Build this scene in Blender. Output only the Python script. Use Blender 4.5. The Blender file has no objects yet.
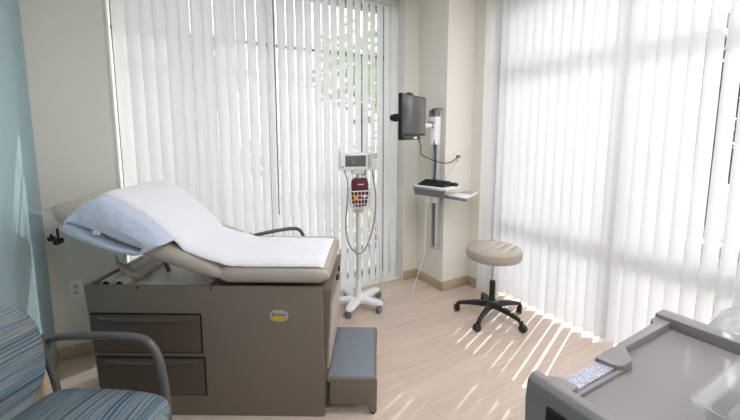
import bpy, bmesh, math, random
from mathutils import Vector, Matrix, noise
S = bpy.context.scene
C = S.collection
PI = math.pi
R = math.radians
random.seed(7)

# ------------------------------------------------------------------ camera, sky, sun, exposure
cam_d = bpy.data.cameras.new('camera'); cam = bpy.data.objects.new('camera', cam_d); C.objects.link(cam)
cam.location = (0, 0, 1.5)
cam.rotation_euler = (R(90 - 7.0), 0, R(-29.9))
cam_d.sensor_width = 36; cam_d.lens = 36 * 371 / 740
cam_d.shift_y = -(210 - 177.6) / 740
cam_d.clip_start = 0.02
S.camera = cam

world = bpy.data.worlds.new('sky'); S.world = world; world.use_nodes = True
wn = world.node_tree.nodes; wl = world.node_tree.links
sky = wn.new('ShaderNodeTexSky'); sky.sky_type = 'HOSEK_WILKIE'
SUN_AZ, SUN_EL = R(70), R(30)
sdir = Vector((math.sin(SUN_AZ) * math.cos(SUN_EL), math.cos(SUN_AZ) * math.cos(SUN_EL), math.sin(SUN_EL)))
sky.sun_direction = sdir; sky.turbidity = 4.0
hs = wn.new('ShaderNodeHueSaturation'); hs.inputs['Saturation'].default_value = 0.12
wl.new(sky.outputs[0], hs.inputs['Color'])
wl.new(hs.outputs[0], wn['Background'].inputs['Color'])
wn['Background'].inputs['Strength'].default_value = 3.3

sun_d = bpy.data.lights.new('sun', 'SUN'); sun_d.energy = 1.15; sun_d.angle = R(0.6); sun_d.color = (1, 0.965, 0.93)
sun = bpy.data.objects.new('sun', sun_d); C.objects.link(sun)
sun.rotation_euler = sdir.to_track_quat('Z', 'Y').to_euler()

# sampling portals over the two window openings (they emit nothing themselves)
def portal(name, loc, rot, sx, sy):
    d = bpy.data.lights.new(name, 'AREA'); d.shape = 'RECTANGLE'; d.size = sx; d.size_y = sy; d.cycles.is_portal = True
    o = bpy.data.objects.new(name, d); o.location = loc; o.rotation_euler = rot; C.objects.link(o)
portal('portal_right', (3.08, 0.9, 1.38), (0, R(90), 0), 2.8, 3.4)
portal('portal_back', (0.94, 3.46, 1.38), (R(-90), 0, 0), 2.5, 2.8)

S.view_settings.view_transform = 'Standard'; S.view_settings.look = 'None'
S.view_settings.exposure = 2.52; S.view_settings.gamma = 1; S.view_settings.use_curve_mapping = False
S.cycles.max_bounces = 10; S.cycles.diffuse_bounces = 6; S.cycles.transmission_bounces = 8; S.cycles.transparent_max_bounces = 12
S.cycles.caustics_reflective = False; S.cycles.caustics_refractive = False
S.cycles.sample_clamp_indirect = 6

# ------------------------------------------------------------------ materials
def lin(c):
    return tuple((v / 12.92 if v <= 0.04045 else ((v + 0.055) / 1.055) ** 2.4) for v in (c[0] / 255, c[1] / 255, c[2] / 255)) + (1,)
def mat(name, rgb, rough=0.5, metal=0.0, bump=0.0, bscale=60, var=0.0, vscale=6, trans=0, spec=None, coat=0, subs=0):
    m = bpy.data.materials.new(name); m.use_nodes = True
    n, l = m.node_tree.nodes, m.node_tree.links
    b = n['Principled BSDF']
    b.inputs['Base Color'].default_value = lin(rgb); b.inputs['Roughness'].default_value = rough
    b.inputs['Metallic'].default_value = metal; b.inputs['Transmission Weight'].default_value = trans
    if spec is not None: b.inputs['Specular IOR Level'].default_value = spec
    b.inputs['Coat Weight'].default_value = coat
    tc = n.new('ShaderNodeTexCoord')
    if var:
        nz = n.new('ShaderNodeTexNoise'); nz.inputs['Scale'].default_value = vscale; nz.inputs['Detail'].default_value = 4
        l.new(tc.outputs['Object'], nz.inputs['Vector'])
        mx = n.new('ShaderNodeMix'); mx.data_type = 'RGBA'
        mx.inputs[6].default_value = lin([v * (1 - var) for v in rgb]); mx.inputs[7].default_value = lin([min(255, v * (1 + var)) for v in rgb])
        l.new(nz.outputs['Fac'], mx.inputs[0]); l.new(mx.outputs[2], b.inputs['Base Color'])
    if bump:
        nb = n.new('ShaderNodeTexNoise'); nb.inputs['Scale'].default_value = bscale; nb.inputs['Detail'].default_value = 3
        l.new(tc.outputs['Object'], nb.inputs['Vector'])
        bp = n.new('ShaderNodeBump'); bp.inputs['Strength'].default_value = bump; bp.inputs['Distance'].default_value = 0.004
        l.new(nb.outputs['Fac'], bp.inputs['Height']); l.new(bp.outputs[0], b.inputs['Normal'])
    return m
def thin(name, rgb, t=0.4, rough=0.7, bump=0.0):
    """cloth, paper or vinyl that lets part of the light through"""
    m = bpy.data.materials.new(name); m.use_nodes = True
    n, l = m.node_tree.nodes, m.node_tree.links
    out = n['Material Output']; n.remove(n['Principled BSDF'])
    d = n.new('ShaderNodeBsdfDiffuse'); d.inputs['Color'].default_value = lin(rgb); d.inputs['Roughness'].default_value = rough
    tr = n.new('ShaderNodeBsdfTranslucent'); tr.inputs['Color'].default_value = lin(rgb)
    mx = n.new('ShaderNodeMixShader'); mx.inputs[0].default_value = t
    l.new(d.outputs[0], mx.inputs[1]); l.new(tr.outputs[0], mx.inputs[2]); l.new(mx.outputs[0], out.inputs['Surface'])
    if bump:
        tc = n.new('ShaderNodeTexCoord'); nb = n.new('ShaderNodeTexNoise'); nb.inputs['Scale'].default_value = 22; nb.inputs['Detail'].default_value = 3
        l.new(tc.outputs['Object'], nb.inputs['Vector'])
        bp = n.new('ShaderNodeBump'); bp.inputs['Strength'].default_value = bump; bp.inputs['Distance'].default_value = 0.01
        l.new(nb.outputs['Fac'], bp.inputs['Height']); l.new(bp.outputs[0], d.inputs['Normal'])
    return m
def clear(name, tint, refl=0.12, rough=0.05, haze=0.0):
    """thin clear sheet: straight-through light with a surface reflection"""
    m = bpy.data.materials.new(name); m.use_nodes = True
    n, l = m.node_tree.nodes, m.node_tree.links
    out = n['Material Output']; n.remove(n['Principled BSDF'])
    t = n.new('ShaderNodeBsdfTransparent'); t.inputs[0].default_value = lin(tint)
    g = n.new('ShaderNodeBsdfGlossy'); g.inputs['Roughness'].default_value = rough
    if 'bag' in name:
        tc = n.new('ShaderNodeTexCoord'); nb = n.new('ShaderNodeTexNoise'); nb.inputs['Scale'].default_value = 14; nb.inputs['Distortion'].default_value = 1.5
        l.new(tc.outputs['Object'], nb.inputs['Vector']); bp = n.new('ShaderNodeBump'); bp.inputs['Distance'].default_value = 0.03
        l.new(nb.outputs['Fac'], bp.inputs['Height']); l.new(bp.outputs[0], g.inputs['Normal'])
    fr = n.new('ShaderNodeLayerWeight'); fr.inputs[0].default_value = 0.5
    pw = n.new('ShaderNodeMath'); pw.operation = 'POWER'; pw.inputs[1].default_value = 4.0; l.new(fr.outputs['Facing'], pw.inputs[0])
    ml = n.new('ShaderNodeMath'); ml.operation = 'MULTIPLY'; ml.inputs[1].default_value = 0.7; l.new(pw.outputs[0], ml.inputs[0])
    mth = n.new('ShaderNodeMath'); mth.operation = 'ADD'; mth.inputs[1].default_value = refl; mth.use_clamp = True
    l.new(ml.outputs[0], mth.inputs[0])
    mx = n.new('ShaderNodeMixShader'); l.new(mth.outputs[0], mx.inputs[0]); l.new(t.outputs[0], mx.inputs[1]); l.new(g.outputs[0], mx.inputs[2])
    last = mx
    if haze:
        d = n.new('ShaderNodeBsdfDiffuse'); d.inputs[0].default_value = lin((225, 228, 230))
        m2 = n.new('ShaderNodeMixShader'); m2.inputs[0].default_value = haze
        l.new(mx.outputs[0], m2.inputs[1]); l.new(d.outputs[0], m2.inputs[2]); last = m2
    l.new(last.outputs[0], out.inputs['Surface'])
    return m
M = {}
M['wall'] = mat('cream_paint', (233, 230, 221), 0.8, bump=0.08, bscale=150, spec=0.2)
M['blue'] = mat('blue_paint', (166, 190, 197), 0.75, bump=0.08, bscale=150, spec=0.2)
M['ceil'] = mat('ceiling_white', (235, 234, 228), 0.9, bump=0.1, bscale=120)
M['base'] = mat('tan_baseboard', (188, 172, 148), 0.55)
M['frame'] = mat('window_aluminium', (150, 152, 155), 0.45, metal=0.3)
M['bronze'] = mat('dark_gasket', (40, 42, 45), 0.5)
M['jamb'] = mat('jamb_white', (232, 232, 228), 0.5)
M['glass'] = clear('window_glass', (248, 249, 249), 0.03)
M['slat'] = thin('blind_vinyl', (231, 231, 233), 0.105)
M['slat_back'] = thin('blind_vinyl_north', (238, 239, 241), 0.35)
M['table'] = mat('table_putty_enamel', (118, 108, 98), 0.45, bump=0.03, bscale=300)
M['drawer'] = mat('drawer_brown', (84, 74, 65), 0.4)
M['dark'] = mat('dark_gap', (22, 20, 20), 0.7)
M['vinyl'] = mat('taupe_vinyl', (176, 166, 156), 0.42, bump=0.06, bscale=250)
M['paper'] = thin('exam_paper', (246, 247, 252), 0.15, bump=0.35)
M['case'] = thin('pillowcase_cotton', (212, 221, 238), 0.12, bump=0.9)
M['black'] = mat('black_plastic', (24, 24, 26), 0.4)
M['charcoal'] = mat('stool_black_nylon', (38, 36, 38), 0.38)
M['greytube'] = mat('grey_painted_tube', (92, 90, 92), 0.35)
M['white'] = mat('white_plastic', (240, 241, 243), 0.35)
M['offwhite'] = mat('offwhite_plastic', (214, 212, 206), 0.4)
M['cart'] = mat('cart_grey_plastic', (132, 129, 129), 0.42, bump=0.04, bscale=400)
M['cartd'] = mat('cart_body_grey', (128, 121, 115), 0.45)
M['silver'] = mat('brushed_aluminium', (205, 207, 210), 0.45, metal=0.35)
M['chrome'] = mat('chrome', (210, 210, 212), 0.12, metal=1.0)
M['steel_grey'] = mat('mid_grey_plastic', (120, 124, 128), 0.4)
M['maroon'] = mat('maroon_nylon', (92, 26, 44), 0.6, bump=0.2, bscale=200)
M['tread'] = mat('blue_grey_tread', (122, 130, 140), 0.7, bump=0.3, bscale=500, var=0.04, vscale=200)
M['screen'] = mat('dark_screen', (52, 50, 56), 0.22, coat=0.3)
M['lcd'] = mat('grey_lcd', (98, 102, 104), 0.3)
M['orange'] = mat('orange_sticker', (240, 150, 40), 0.5)
M['yellow'] = mat('yellow_sticker', (214, 172, 40), 0.5)
M['lblgrey'] = mat('label_grey', (170, 172, 172), 0.5)
M['green_ink'] = mat('green_digits', (120, 200, 110), 0.5)
M['red_ink'] = mat('red_digits', (190, 120, 100), 0.5)
M['navy_ink'] = mat('dark_ink', (50, 48, 70), 0.5)
M['clearp'] = clear('clear_plastic_tub', (247, 249, 250), 0.03, 0.08, haze=0.07)
M['bag'] = clear('clear_plastic_bag', (242, 244, 246), 0.08, 0.2, haze=0.3)
M['sheet'] = clear('clear_vinyl_sheet', (225, 232, 232), 0.05, 0.2, haze=0.12)
M['tan'] = mat('tan_rubber', (176, 164, 144), 0.5)
M['roll'] = mat('paper_roll', (196, 192, 184), 0.8)
M['cordgrey'] = mat('grey_hose', (122, 124, 128), 0.5)
M['bark'] = mat('bark', (86, 74, 62), 0.9, bump=0.5, bscale=20)
M['leaf'] = mat('overexposed_leaves', (160, 180, 128), 0.7, var=0.35, vscale=1.5)  # green lifted so the foliage looks overexposed and hazy
M['leafd'] = mat('dark_leaves', (66, 90, 56), 0.7, var=0.35, vscale=1.5)
M['grass'] = mat('paving', (170, 166, 158), 0.9, var=0.2, vscale=2)
M['pink'] = mat('pink_petals', (220, 110, 130), 0.6)

def floor_mat():
    m = mat('wood_look_vinyl', (205, 188, 168), 0.42); n, l = m.node_tree.nodes, m.node_tree.links; b = n['Principled BSDF']
    tc = n.new('ShaderNodeTexCoord')
    br = n.new('ShaderNodeTexBrick'); br.offset = 0.37; br.inputs['Scale'].default_value = 1
    br.inputs['Brick Width'].default_value = 1.22; br.inputs['Row Height'].default_value = 0.152; br.inputs['Mortar Size'].default_value = 0.0009
    br.inputs['Color1'].default_value = lin((216, 199, 186)); br.inputs['Color2'].default_value = lin((208, 191, 177)); br.inputs['Mortar'].default_value = lin((182, 165, 150))
    l.new(tc.outputs['Object'], br.inputs['Vector'])
    mp = n.new('ShaderNodeMapping'); mp.inputs['Scale'].default_value = (1.6, 34, 1); l.new(tc.outputs['Object'], mp.inputs['Vector'])
    nz = n.new('ShaderNodeTexNoise'); nz.inputs['Scale'].default_value = 1.3; nz.inputs['Detail'].default_value = 6; nz.inputs['Distortion'].default_value = 0.3
    l.new(mp.outputs[0], nz.inputs['Vector'])
    rp = n.new('ShaderNodeValToRGB'); rp.color_ramp.elements[0].position = 0.3; rp.color_ramp.elements[0].color = (0.74, 0.72, 0.70, 1)
    rp.color_ramp.elements[1].position = 0.62; rp.color_ramp.elements[1].color = (1.04, 1.04, 1.04, 1)
    l.new(nz.outputs['Fac'], rp.inputs['Fac'])
    mx = n.new('ShaderNodeMix'); mx.data_type = 'RGBA'; mx.blend_type = 'MULTIPLY'; mx.inputs[0].default_value = 0.5
    l.new(br.outputs['Color'], mx.inputs[6]); l.new(rp.outputs[0], mx.inputs[7]); l.new(mx.outputs[2], b.inputs['Base Color'])
    return m
M['floor'] = floor_mat()

def stripe_mat(name, axis):
    """woven upholstery: irregular horizontal stripes of blue, teal, grey and beige"""
    m = mat(name, (120, 130, 140), 0.9, bump=0.0); n, l = m.node_tree.nodes, m.node_tree.links; b = n['Principled BSDF']
    b.inputs['Specular IOR Level'].default_value = 0.15
    tc = n.new('ShaderNodeTexCoord'); mp = n.new('ShaderNodeMapping')
    sc = {'x': (58, 0.7, 1), 'z': (2, 0.7, 58)}[axis]
    mp.inputs['Scale'].default_value = sc; l.new(tc.outputs['Object'], mp.inputs['Vector'])
    nz = n.new('ShaderNodeTexNoise'); nz.inputs['Scale'].default_value = 1; nz.inputs['Detail'].default_value = 2.5; nz.inputs['Roughness'].default_value = 0.75
    l.new(mp.outputs[0], nz.inputs['Vector'])
    rp = n.new('ShaderNodeValToRGB'); e = rp.color_ramp.elements
    cols = [(0.0, (56, 68, 84)), (0.38, (78, 92, 108)), (0.43, (100, 126, 140)), (0.47, (134, 150, 160)), (0.50, (98, 106, 116)), (0.53, (158, 154, 142)), (0.57, (112, 142, 156)), (0.62, (84, 98, 114)), (1.0, (142, 156, 164))]
    e[0].position, e[0].color = cols[0][0], lin(cols[0][1]); e[1].position, e[1].color = cols[-1][0], lin(cols[-1][1])
    for p, c in cols[1:-1]:
        k = e.new(p); k.color = lin(c)
    l.new(nz.outputs['Fac'], rp.inputs['Fac'])
    n2 = n.new('ShaderNodeTexNoise'); n2.inputs['Scale'].default_value = 420; l.new(tc.outputs['Object'], n2.inputs['Vector'])
    mx = n.new('ShaderNodeMix'); mx.data_type = 'RGBA'; mx.blend_type = 'OVERLAY'; mx.inputs[0].default_value = 0.35
    l.new(rp.outputs[0], mx.inputs[6]); l.new(n2.outputs['Color'], mx.inputs[7]); l.new(mx.outputs[2], b.inputs['Base Color'])
    bp = n.new('ShaderNodeBump'); bp.inputs['Strength'].default_value = 0.3; bp.inputs['Distance'].default_value = 0.002
    l.new(n2.outputs['Fac'], bp.inputs['Height']); l.new(bp.outputs[0], b.inputs['Normal'])
    return m
M['stripe_seat'] = stripe_mat('striped_weave_seat', 'x')
M['stripe_back'] = stripe_mat('striped_weave_back', 'z')

def strip_mat():
    m = mat('embossed_strip', (176, 180, 196), 0.35); n, l = m.node_tree.nodes, m.node_tree.links; b = n['Principled BSDF']
    tc = n.new('ShaderNodeTexCoord'); v = n.new('ShaderNodeTexVoronoi'); v.inputs['Scale'].default_value = 210; l.new(tc.outputs['Object'], v.inputs['Vector'])
    rp = n.new('ShaderNodeValToRGB'); rp.color_ramp.elements[0].color = lin((205, 209, 222)); rp.color_ramp.elements[0].position = 0.2
    rp.color_ramp.elements[1].color = lin((140, 144, 162)); rp.color_ramp.elements[1].position = 0.7
    l.new(v.outputs['Distance'], rp.inputs['Fac']); l.new(rp.outputs[0], b.inputs['Base Color'])
    return m
M['strip'] = strip_mat()

# ------------------------------------------------------------------ mesh helpers
class MB:
    def __init__(s): s.bm = bmesh.new()
    def _add(s, vs, fs, smooth=False):
        b = [s.bm.verts.new(v) for v in vs]
        for f in fs:
            try:
                k = s.bm.faces.new([b[i] for i in f]); k.smooth = smooth
            except ValueError: pass
    def box(s, x0, x1, y0, y1, z0, z1, bev=0.0, seg=2, mx=None):
        t = bmesh.new(); r = bmesh.ops.create_cube(t, size=1)
        for v in t.verts: v.co = Vector(((x0 + x1) / 2 + v.co.x * (x1 - x0), (y0 + y1) / 2 + v.co.y * (y1 - y0), (z0 + z1) / 2 + v.co.z * (z1 - z0)))
        if bev: bmesh.ops.bevel(t, geom=t.edges[:], offset=min(bev, 0.49 * min(x1 - x0, y1 - y0, z1 - z0)), segments=seg, affect='EDGES', profile=0.5)
        return s.merge(t, mx, bev > 0)
    def merge(s, t, mx=None, smooth=False):
        if mx is not None: t.transform(mx)
        idx = {}
        for v in t.verts: idx[v.index if False else v] = s.bm.verts.new(v.co)
        for f in t.faces:
            k = s.bm.faces.new([idx[v] for v in f.verts]); k.smooth = smooth
        t.free(); return s
    def prism(s, pts, a, b, axis='z', bev=0.0, mx=None):
        """outline pts (2D) swept from a to b along axis"""
        t = bmesh.new()
        def P(p, h): return {'z': (p[0], p[1], h), 'y': (p[0], h, p[1]), 'x': (h, p[0], p[1])}[axis]
        lo = [t.verts.new(P(p, a)) for p in pts]; hi = [t.verts.new(P(p, b)) for p in pts]
        t.faces.new(lo); t.faces.new(hi[::-1]); n = len(pts)
        for i in range(n): t.faces.new([lo[i], hi[i], hi[(i + 1) % n], lo[(i + 1) % n]])
        bmesh.ops.recalc_face_normals(t, faces=t.faces[:])
        if bev: bmesh.ops.bevel(t, geom=t.edges[:], offset=bev, segments=2, affect='EDGES', profile=0.5)
        return s.merge(t, mx, bev > 0)
    def tube(s, pts, r, n=10, cap=True, rs=None):
        pts = [Vector(p) for p in pts]; rings = []; up = None
        for i, p in enumerate(pts):
            d = (pts[min(i + 1, len(pts) - 1)] - pts[max(i - 1, 0)]).normalized()
            if up is None:
                up = Vector((0, 0, 1)) if abs(d.z) < 0.9 else Vector((1, 0, 0))
            up = (up - d * up.dot(d)).normalized(); sd = d.cross(up)
            rr = rs[i] if rs else r
            rings.append([p + (up * math.cos(2 * PI * k / n) + sd * math.sin(2 * PI * k / n)) * rr for k in range(n)])
        s.loft(rings, cap=cap); return s
    def loft(s, rings, cap=True, closed=True, smooth=True):
        n = len(rings[0]); b = [[s.bm.verts.new(v) for v in r] for r in rings]
        for i in range(len(b) - 1):
            for k in range(n if closed else n - 1):
                f = s.bm.faces.new([b[i][k], b[i][(k + 1) % n], b[i + 1][(k + 1) % n], b[i + 1][k]]); f.smooth = smooth
        if cap and closed:
            s.bm.faces.new(b[0][::-1]); s.bm.faces.new(b[-1])
        return s
    def lathe(s, prof, n=24, loc=(0, 0, 0), axis='z'):
        rings = []
        for r, h in prof:
            ring = []
            for k in range(n):
                a = 2 * PI * k / n; c, d = math.cos(a) * max(r, 1e-4), math.sin(a) * max(r, 1e-4)
                v = {'z': (c, d, h), 'y': (c, h, d), 'x': (h, c, d)}[axis]
                ring.append(Vector(v) + Vector(loc))
            rings.append(ring)
        return s.loft(rings)
    def build(s, name, m, parent=None, loc=(0, 0, 0), recalc=True):
        if recalc: bmesh.ops.recalc_face_normals(s.bm, faces=s.bm.faces[:])
        me = bpy.data.meshes.new(name); s.bm.to_mesh(me); s.bm.free()
        me.materials.append(m)
        o = bpy.data.objects.new(name, me); C.objects.link(o); o.location = loc
        try: me.set_sharp_from_angle(angle=R(38))
        except Exception: pass
        if parent: o.parent = parent
        return o
def tag(o, label, cat, group=None):
    o['label'] = label; o['category'] = cat
    if group: o['group'] = group
    return o
def thing(name, label, cat, loc=(0, 0, 0), rz=0, group=None):
    o = bpy.data.objects.new(name, None); C.objects.link(o); o.location = loc; o.rotation_euler = (0, 0, rz); o.empty_display_size = 0.1
    return tag(o, label, cat, group)
def struct(o):
    o['kind'] = 'structure'; return o
def sub(o, lv=2):
    m = o.modifiers.new('subdivision', 'SUBSURF'); m.levels = lv; m.render_levels = lv
    return o
def bez(p, n=8):
    """Catmull-Rom through points"""
    p = [Vector(q) for q in p]; q = [p[0] * 2 - p[1]] + p + [p[-1] * 2 - p[-2]]; out = []
    for i in range(1, len(q) - 2):
        for k in range(n):
            t = k / n; a, b, c, d = q[i - 1], q[i], q[i + 1], q[i + 2]
            out.append(0.5 * ((2 * b) + (c - a) * t + (2 * a - 5 * b + 4 * c - d) * t * t + (3 * b - a - 3 * c + d) * t ** 3))
    out.append(p[-1]); return out
def text_mesh(name, body, size, m, parent, mx, ext=0.0004):
    cu = bpy.data.curves.new(name, 'FONT'); cu.body = body; cu.size = size; cu.align_x = 'CENTER'; cu.align_y = 'CENTER'; cu.extrude = ext
    t = bpy.data.objects.new(name + '_curve', cu); C.objects.link(t)
    dg = bpy.context.evaluated_depsgraph_get(); me = bpy.data.meshes.new_from_object(t.evaluated_get(dg))
    bpy.data.objects.remove(t); me.name = name; me.transform(mx); me.materials.clear(); me.materials.append(m)
    o = bpy.data.objects.new(name, me); C.objects.link(o); o.parent = parent; return o

# ------------------------------------------------------------------ room
ZC = 2.74
def wall(name, x0, x1, y0, y1, z0=0, z1=ZC, m='wall'):
    return struct(MB().box(x0, x1, y0, y1, z0, z1).build(name, M[m]))
wall('floor', -0.75, 3.05, -1.9, 3.45, -0.08, 0, 'floor')
wall('ceiling', -0.75, 3.05, -1.9, 3.45, ZC, ZC + 0.1, 'ceil')
wall('wall_left', -0.75, -0.645, -1.9, 3.4, m='blue')
wall('wall_back', -0.645, -0.228, 3.0, 3.4)
# the strip right of the back window and the square column in the corner
wall('wall_corner', 2.10, 2.275, 2.985, 3.4)
struct(MB().box(2.272, 3.0, 2.58, 3.4, 0, ZC).build('wall_column', M['wall']))
wall('wall_right', 2.60, 3.0, 2.46, 2.58)
wall('wall_front', -0.645, 3.0, -1.9, -1.8)
wall('wall_right_near', 2.60, 3.0, -1.8, -0.75)
BH, BT = 0.092, 0.009
struct(MB().box(-0.645, -0.645 + BT, -1.8, 3.0, 0, BH, 0.003).build('baseboard_left', M['base']))
struct(MB().box(-0.645, -0.228, 3.0 - BT, 3.0, 0, BH, 0.003).build('baseboard_back', M['base']))
struct(MB().box(2.10, 2.272, 2.985 - BT, 2.985, 0, BH, 0.003).build('baseboard_corner', M['base']))
struct(MB().box(2.272 - BT, 2.272, 2.58 - BT, 2.985, 0, BH, 0.003).build('baseboard_column_left', M['base']))
struct(MB().box(2.272 - BT, 2.60, 2.58 - BT, 2.58, 0, BH, 0.003).build('baseboard_column_front', M['base']))
struct(MB().box(2.60 - BT, 2.60, 2.46, 2.58, 0, BH, 0.003).build('baseboard_right', M['base']))
# jamb trims and floor tracks
b = MB(); b.box(-0.236, -0.222, 2.992, 3.10, 0, ZC, 0.002); struct(b.build('trim_1', M['jamb']))
b = MB(); b.box(2.092, 2.106, 2.978, 3.10, 0, ZC, 0.002); struct(b.build('trim_2', M['jamb']))
b = MB(); b.box(2.594, 2.71, 2.452, 2.466, 0, ZC, 0.002); struct(b.build('trim_3', M['jamb']))
b = MB(); b.box(-0.222, 2.092, 3.02, 3.26, 0, 0.018, 0.002); struct(b.build('trim_4', M['jamb']))

# fill light panels added on the ceiling, out of view, to brighten the room
def emit(name, rgb, s_):
    m = bpy.data.materials.new(name); m.use_nodes = True; b_ = m.node_tree.nodes['Principled BSDF']
    b_.inputs['Base Color'].default_value = lin(rgb); b_.inputs['Emission Color'].default_value = lin(rgb); b_.inputs['Emission Strength'].default_value = s_; return m
M['fill_panel'] = emit('fill_light_diffuser', (255, 250, 252), 2.5)
for x_, y_, lab in ((1.5, 0.95, 'added fill light panel on the ceiling between the stool and the medical cart, out of view'), (0.7, -0.9, 'added fill light panel on the ceiling behind the camera')):
    cl = thing('added_fill_light', lab, 'ceiling light', (x_, y_, ZC))
    b = MB(); b.prism([(-.31, -.61), (.31, -.61), (.31, .61), (-.31, .61)], -0.012, 0.0, 'z', .002); b.build('fill_light_frame', M['jamb'], cl)
    b = MB(); b.box(-.28, .28, -.58, .58, -0.015, -0.0125); b.build('fill_diffuser', M['fill_panel'], cl)

# windows: aluminium frames standing at the outer face of the walls
def window(name, horiz, a0, a1, pos, zs, ups, thick=0.05):
    """horiz: 'x' (runs along X at Y=pos) or 'y'"""
    b = MB()
    def bar(u0, u1, z0, z1, d0=-0.05, d1=0.05):
        if horiz == 'x': b.box(u0, u1, pos + d0, pos + d1, z0, z1, 0.003)
        else: b.box(pos + d0, pos + d1, u0, u1, z0, z1, 0.003)
    bar(a0, a1, 0.0, 0.06); bar(a0, a1, ZC - 0.05, ZC)
    for z, h in zs: bar(a0, a1, z - h / 2, z + h / 2)
    for u, w in ups: bar(u - w / 2, u + w / 2, 0, ZC, -0.048, 0.048)
    f = struct(b.build(name, M['frame']))
    p = MB()
    if horiz == 'x': p.box(a0, a1, pos - 0.004, pos + 0.004, 0.02, ZC - 0.02)
    else: p.box(pos - 0.004, pos + 0.004, a0, a1, 0.02, ZC - 0.02)
    p.build('pane', M['glass'], f)
    return f
W1 = window('window_1', 'x', -0.228, 2.10, 3.34, [(0.30, 0.05)], [(-0.2, 0.05), (0.905, 0.05), (2.07, 0.05)])
g = MB(); g.box(-0.228, 2.10, 3.27, 3.29, 2.225, 2.25); g.build('glazing_bar', M['bronze'], W1)
W2 = window('window_2', 'y', -0.75, 2.46, 2.955, [(0.78, 0.075), (2.15, 0.075)], [(2.43, 0.05), (1.41, 0.07), (0.20, 0.07), (-0.72, 0.05)])

# ------------------------------------------------------------------ vertical blinds
def slat_mb(w, z0, z1, sag=0.016, n=7, twist=0, zt=1.0):
    b = MB(); rings = []; m_ = 20 if twist else 2
    for i in range(m_ + 1):
        z = z0 + (z1 - z0) * i / m_; q = min(1, max(0, (zt + .15 - z) / .3)); a = R(twist) * q * q * (3 - 2 * q)
        c_, s_ = math.cos(a), math.sin(a)
        row = [(-w / 2 + w * k / n, sag * (1 - (2 * k / n - 1) ** 2) - sag / 2) for k in range(n + 1)]
        rings.append([Vector((x * c_ - y * s_, x * s_ + y * c_, z)) for x, y in row])
    b.loft(rings, closed=False, cap=False); return b
SW = 0.089
def blind(label, along, u0, u1, pos, pitch, beta0, jit, m, flips=(), twists={}):
    t = thing('vertical_blind', label, 'window blind', ((u0 + u1) / 2, pos, 0.0) if along == 'x' else (pos, (u0 + u1) / 2, 0.0))
    L = abs(u1 - u0) / 2
    h = MB()
    if along == 'x': h.box(-L, L, -0.022, 0.022, ZC - 0.05, ZC - 0.002, 0.004)
    else: h.box(-0.022, 0.022, -L, L, ZC - 0.05, ZC - 0.002, 0.004)
    h.build('head_rail', M['offwhite'], t)
    first = None; n = int(round((2 * L - 0.02) / pitch))
    rnd = random.Random(11 if along == 'x' else 5)
    for i in range(n):
        s_ = -L + 0.045 + i * pitch
        if i in twists:      # a slat whose lower end hangs a little twisted
            o = slat_mb(SW, 0.022, ZC - 0.052, twist=-twists[i][0], zt=twists[i][1]).build('slat', m, t)
        elif first is None:
            o = slat_mb(SW, 0.022, ZC - 0.052).build('slat', m, t); first = o
        else:
            o = first.copy(); C.objects.link(o); o.parent = t
        o.location = (s_, 0, 0) if along == 'x' else (0, s_, 0)
        az = beta0 + rnd.uniform(-jit, jit) + dict(flips).get(i, 0)     # compass angle of the slat's width
        o.rotation_euler = (R(rnd.uniform(-.08, .08)), 0, R(90 - az))
    return t
blind('white vertical blind covering the back window behind the exam table', 'x', -0.215, 2.085, 3.10, 0.079, 67.5, 2, M['slat_back'], {26: 4}.items())
blind('sunlit white vertical blind covering the window on the right behind the stool', 'y', -0.735, 2.445, 2.70, 0.079, 128.5, 1.2, M['slat'],
      {18: -3, 19: -4, 20: -3, 21: -2, 22: -1}.items(),
      {23: (-8, .5), 25: (-9, .45), 28: (-7, .6), 29: (-20, .78), 30: (-20, .72), 32: (-15, .8), 34: (-14, .85), 35: (-14, 1.05), 36: (-14, 1.05), 37: (-13, 1.0)})
# tilt wand hanging in the middle of the back blind
w = MB(); w.tube([(0, 0, 0), (0.002, 0, -0.8), (0, 0, -1.85)], 0.005, 8)
tag(w.build('blind_wand', M['steel_grey'], loc=(0.862, 3.03, 2.66)), 'thin grey tilt wand hanging down the middle of the back blind', 'blind wand')

# ------------------------------------------------------------------ outside
struct(MB().box(-25, 40, -15, 45, -0.4, -0.35).build('ground', M['grass']))
def tree(label, x, y, h, rad, leaf, n, trunk=True, name='leafy_tree', grp='trees outside the windows'):
    t = thing(name, label, 'tree', (x, y, -0.35), 0, grp)
    rnd = random.Random(int(x * 100 + y * 10))
    tr = MB(); tr.tube([(0, 0, 0), (0.05, 0.02, h * 0.35), (0, 0, h * 0.7)], 0.1, 8, rs=[0.16, 0.11, 0.05])
    for k in range(5):
        a = k * 1.3; tr.tube([(0, 0, h * 0.35), (math.cos(a) * rad * .4, math.sin(a) * rad * .4, h * 0.6)], 0.04, 6, rs=[0.05, 0.02])
    tr.build('trunk', M['bark'], t)
    c = MB(); cl = [(Vector((rnd.gauss(0, .42) * rad, rnd.gauss(0, .42) * rad, h * (0.2 + 0.7 * rnd.random()))), rad * rnd.uniform(.35, .6)) for _ in range(9)]
    for _ in range(n):
        o, r = rnd.choice(cl); d = Vector((rnd.gauss(0, 1), rnd.gauss(0, 1), rnd.gauss(0, 1))).normalized()
        p = o + d * r * rnd.uniform(.7, 1.05); a = Vector((rnd.gauss(0, 1), rnd.gauss(0, 1), rnd.gauss(0, .6))).normalized(); q = a.cross(d + Vector((.1, .2, .3))).normalized()
        s = rnd.uniform(.07, .15)
        c._add([p - a * s, p + q * s * .5, p + a * s, p - q * s * .5], [(0, 1, 2, 3)])
    c.build('foliage', leaf, t, recalc=False)
    return t
tree('broad green tree outside the back window', 1.2, 11.5, 4.6, 1.9, M['leaf'], 2600)
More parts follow.
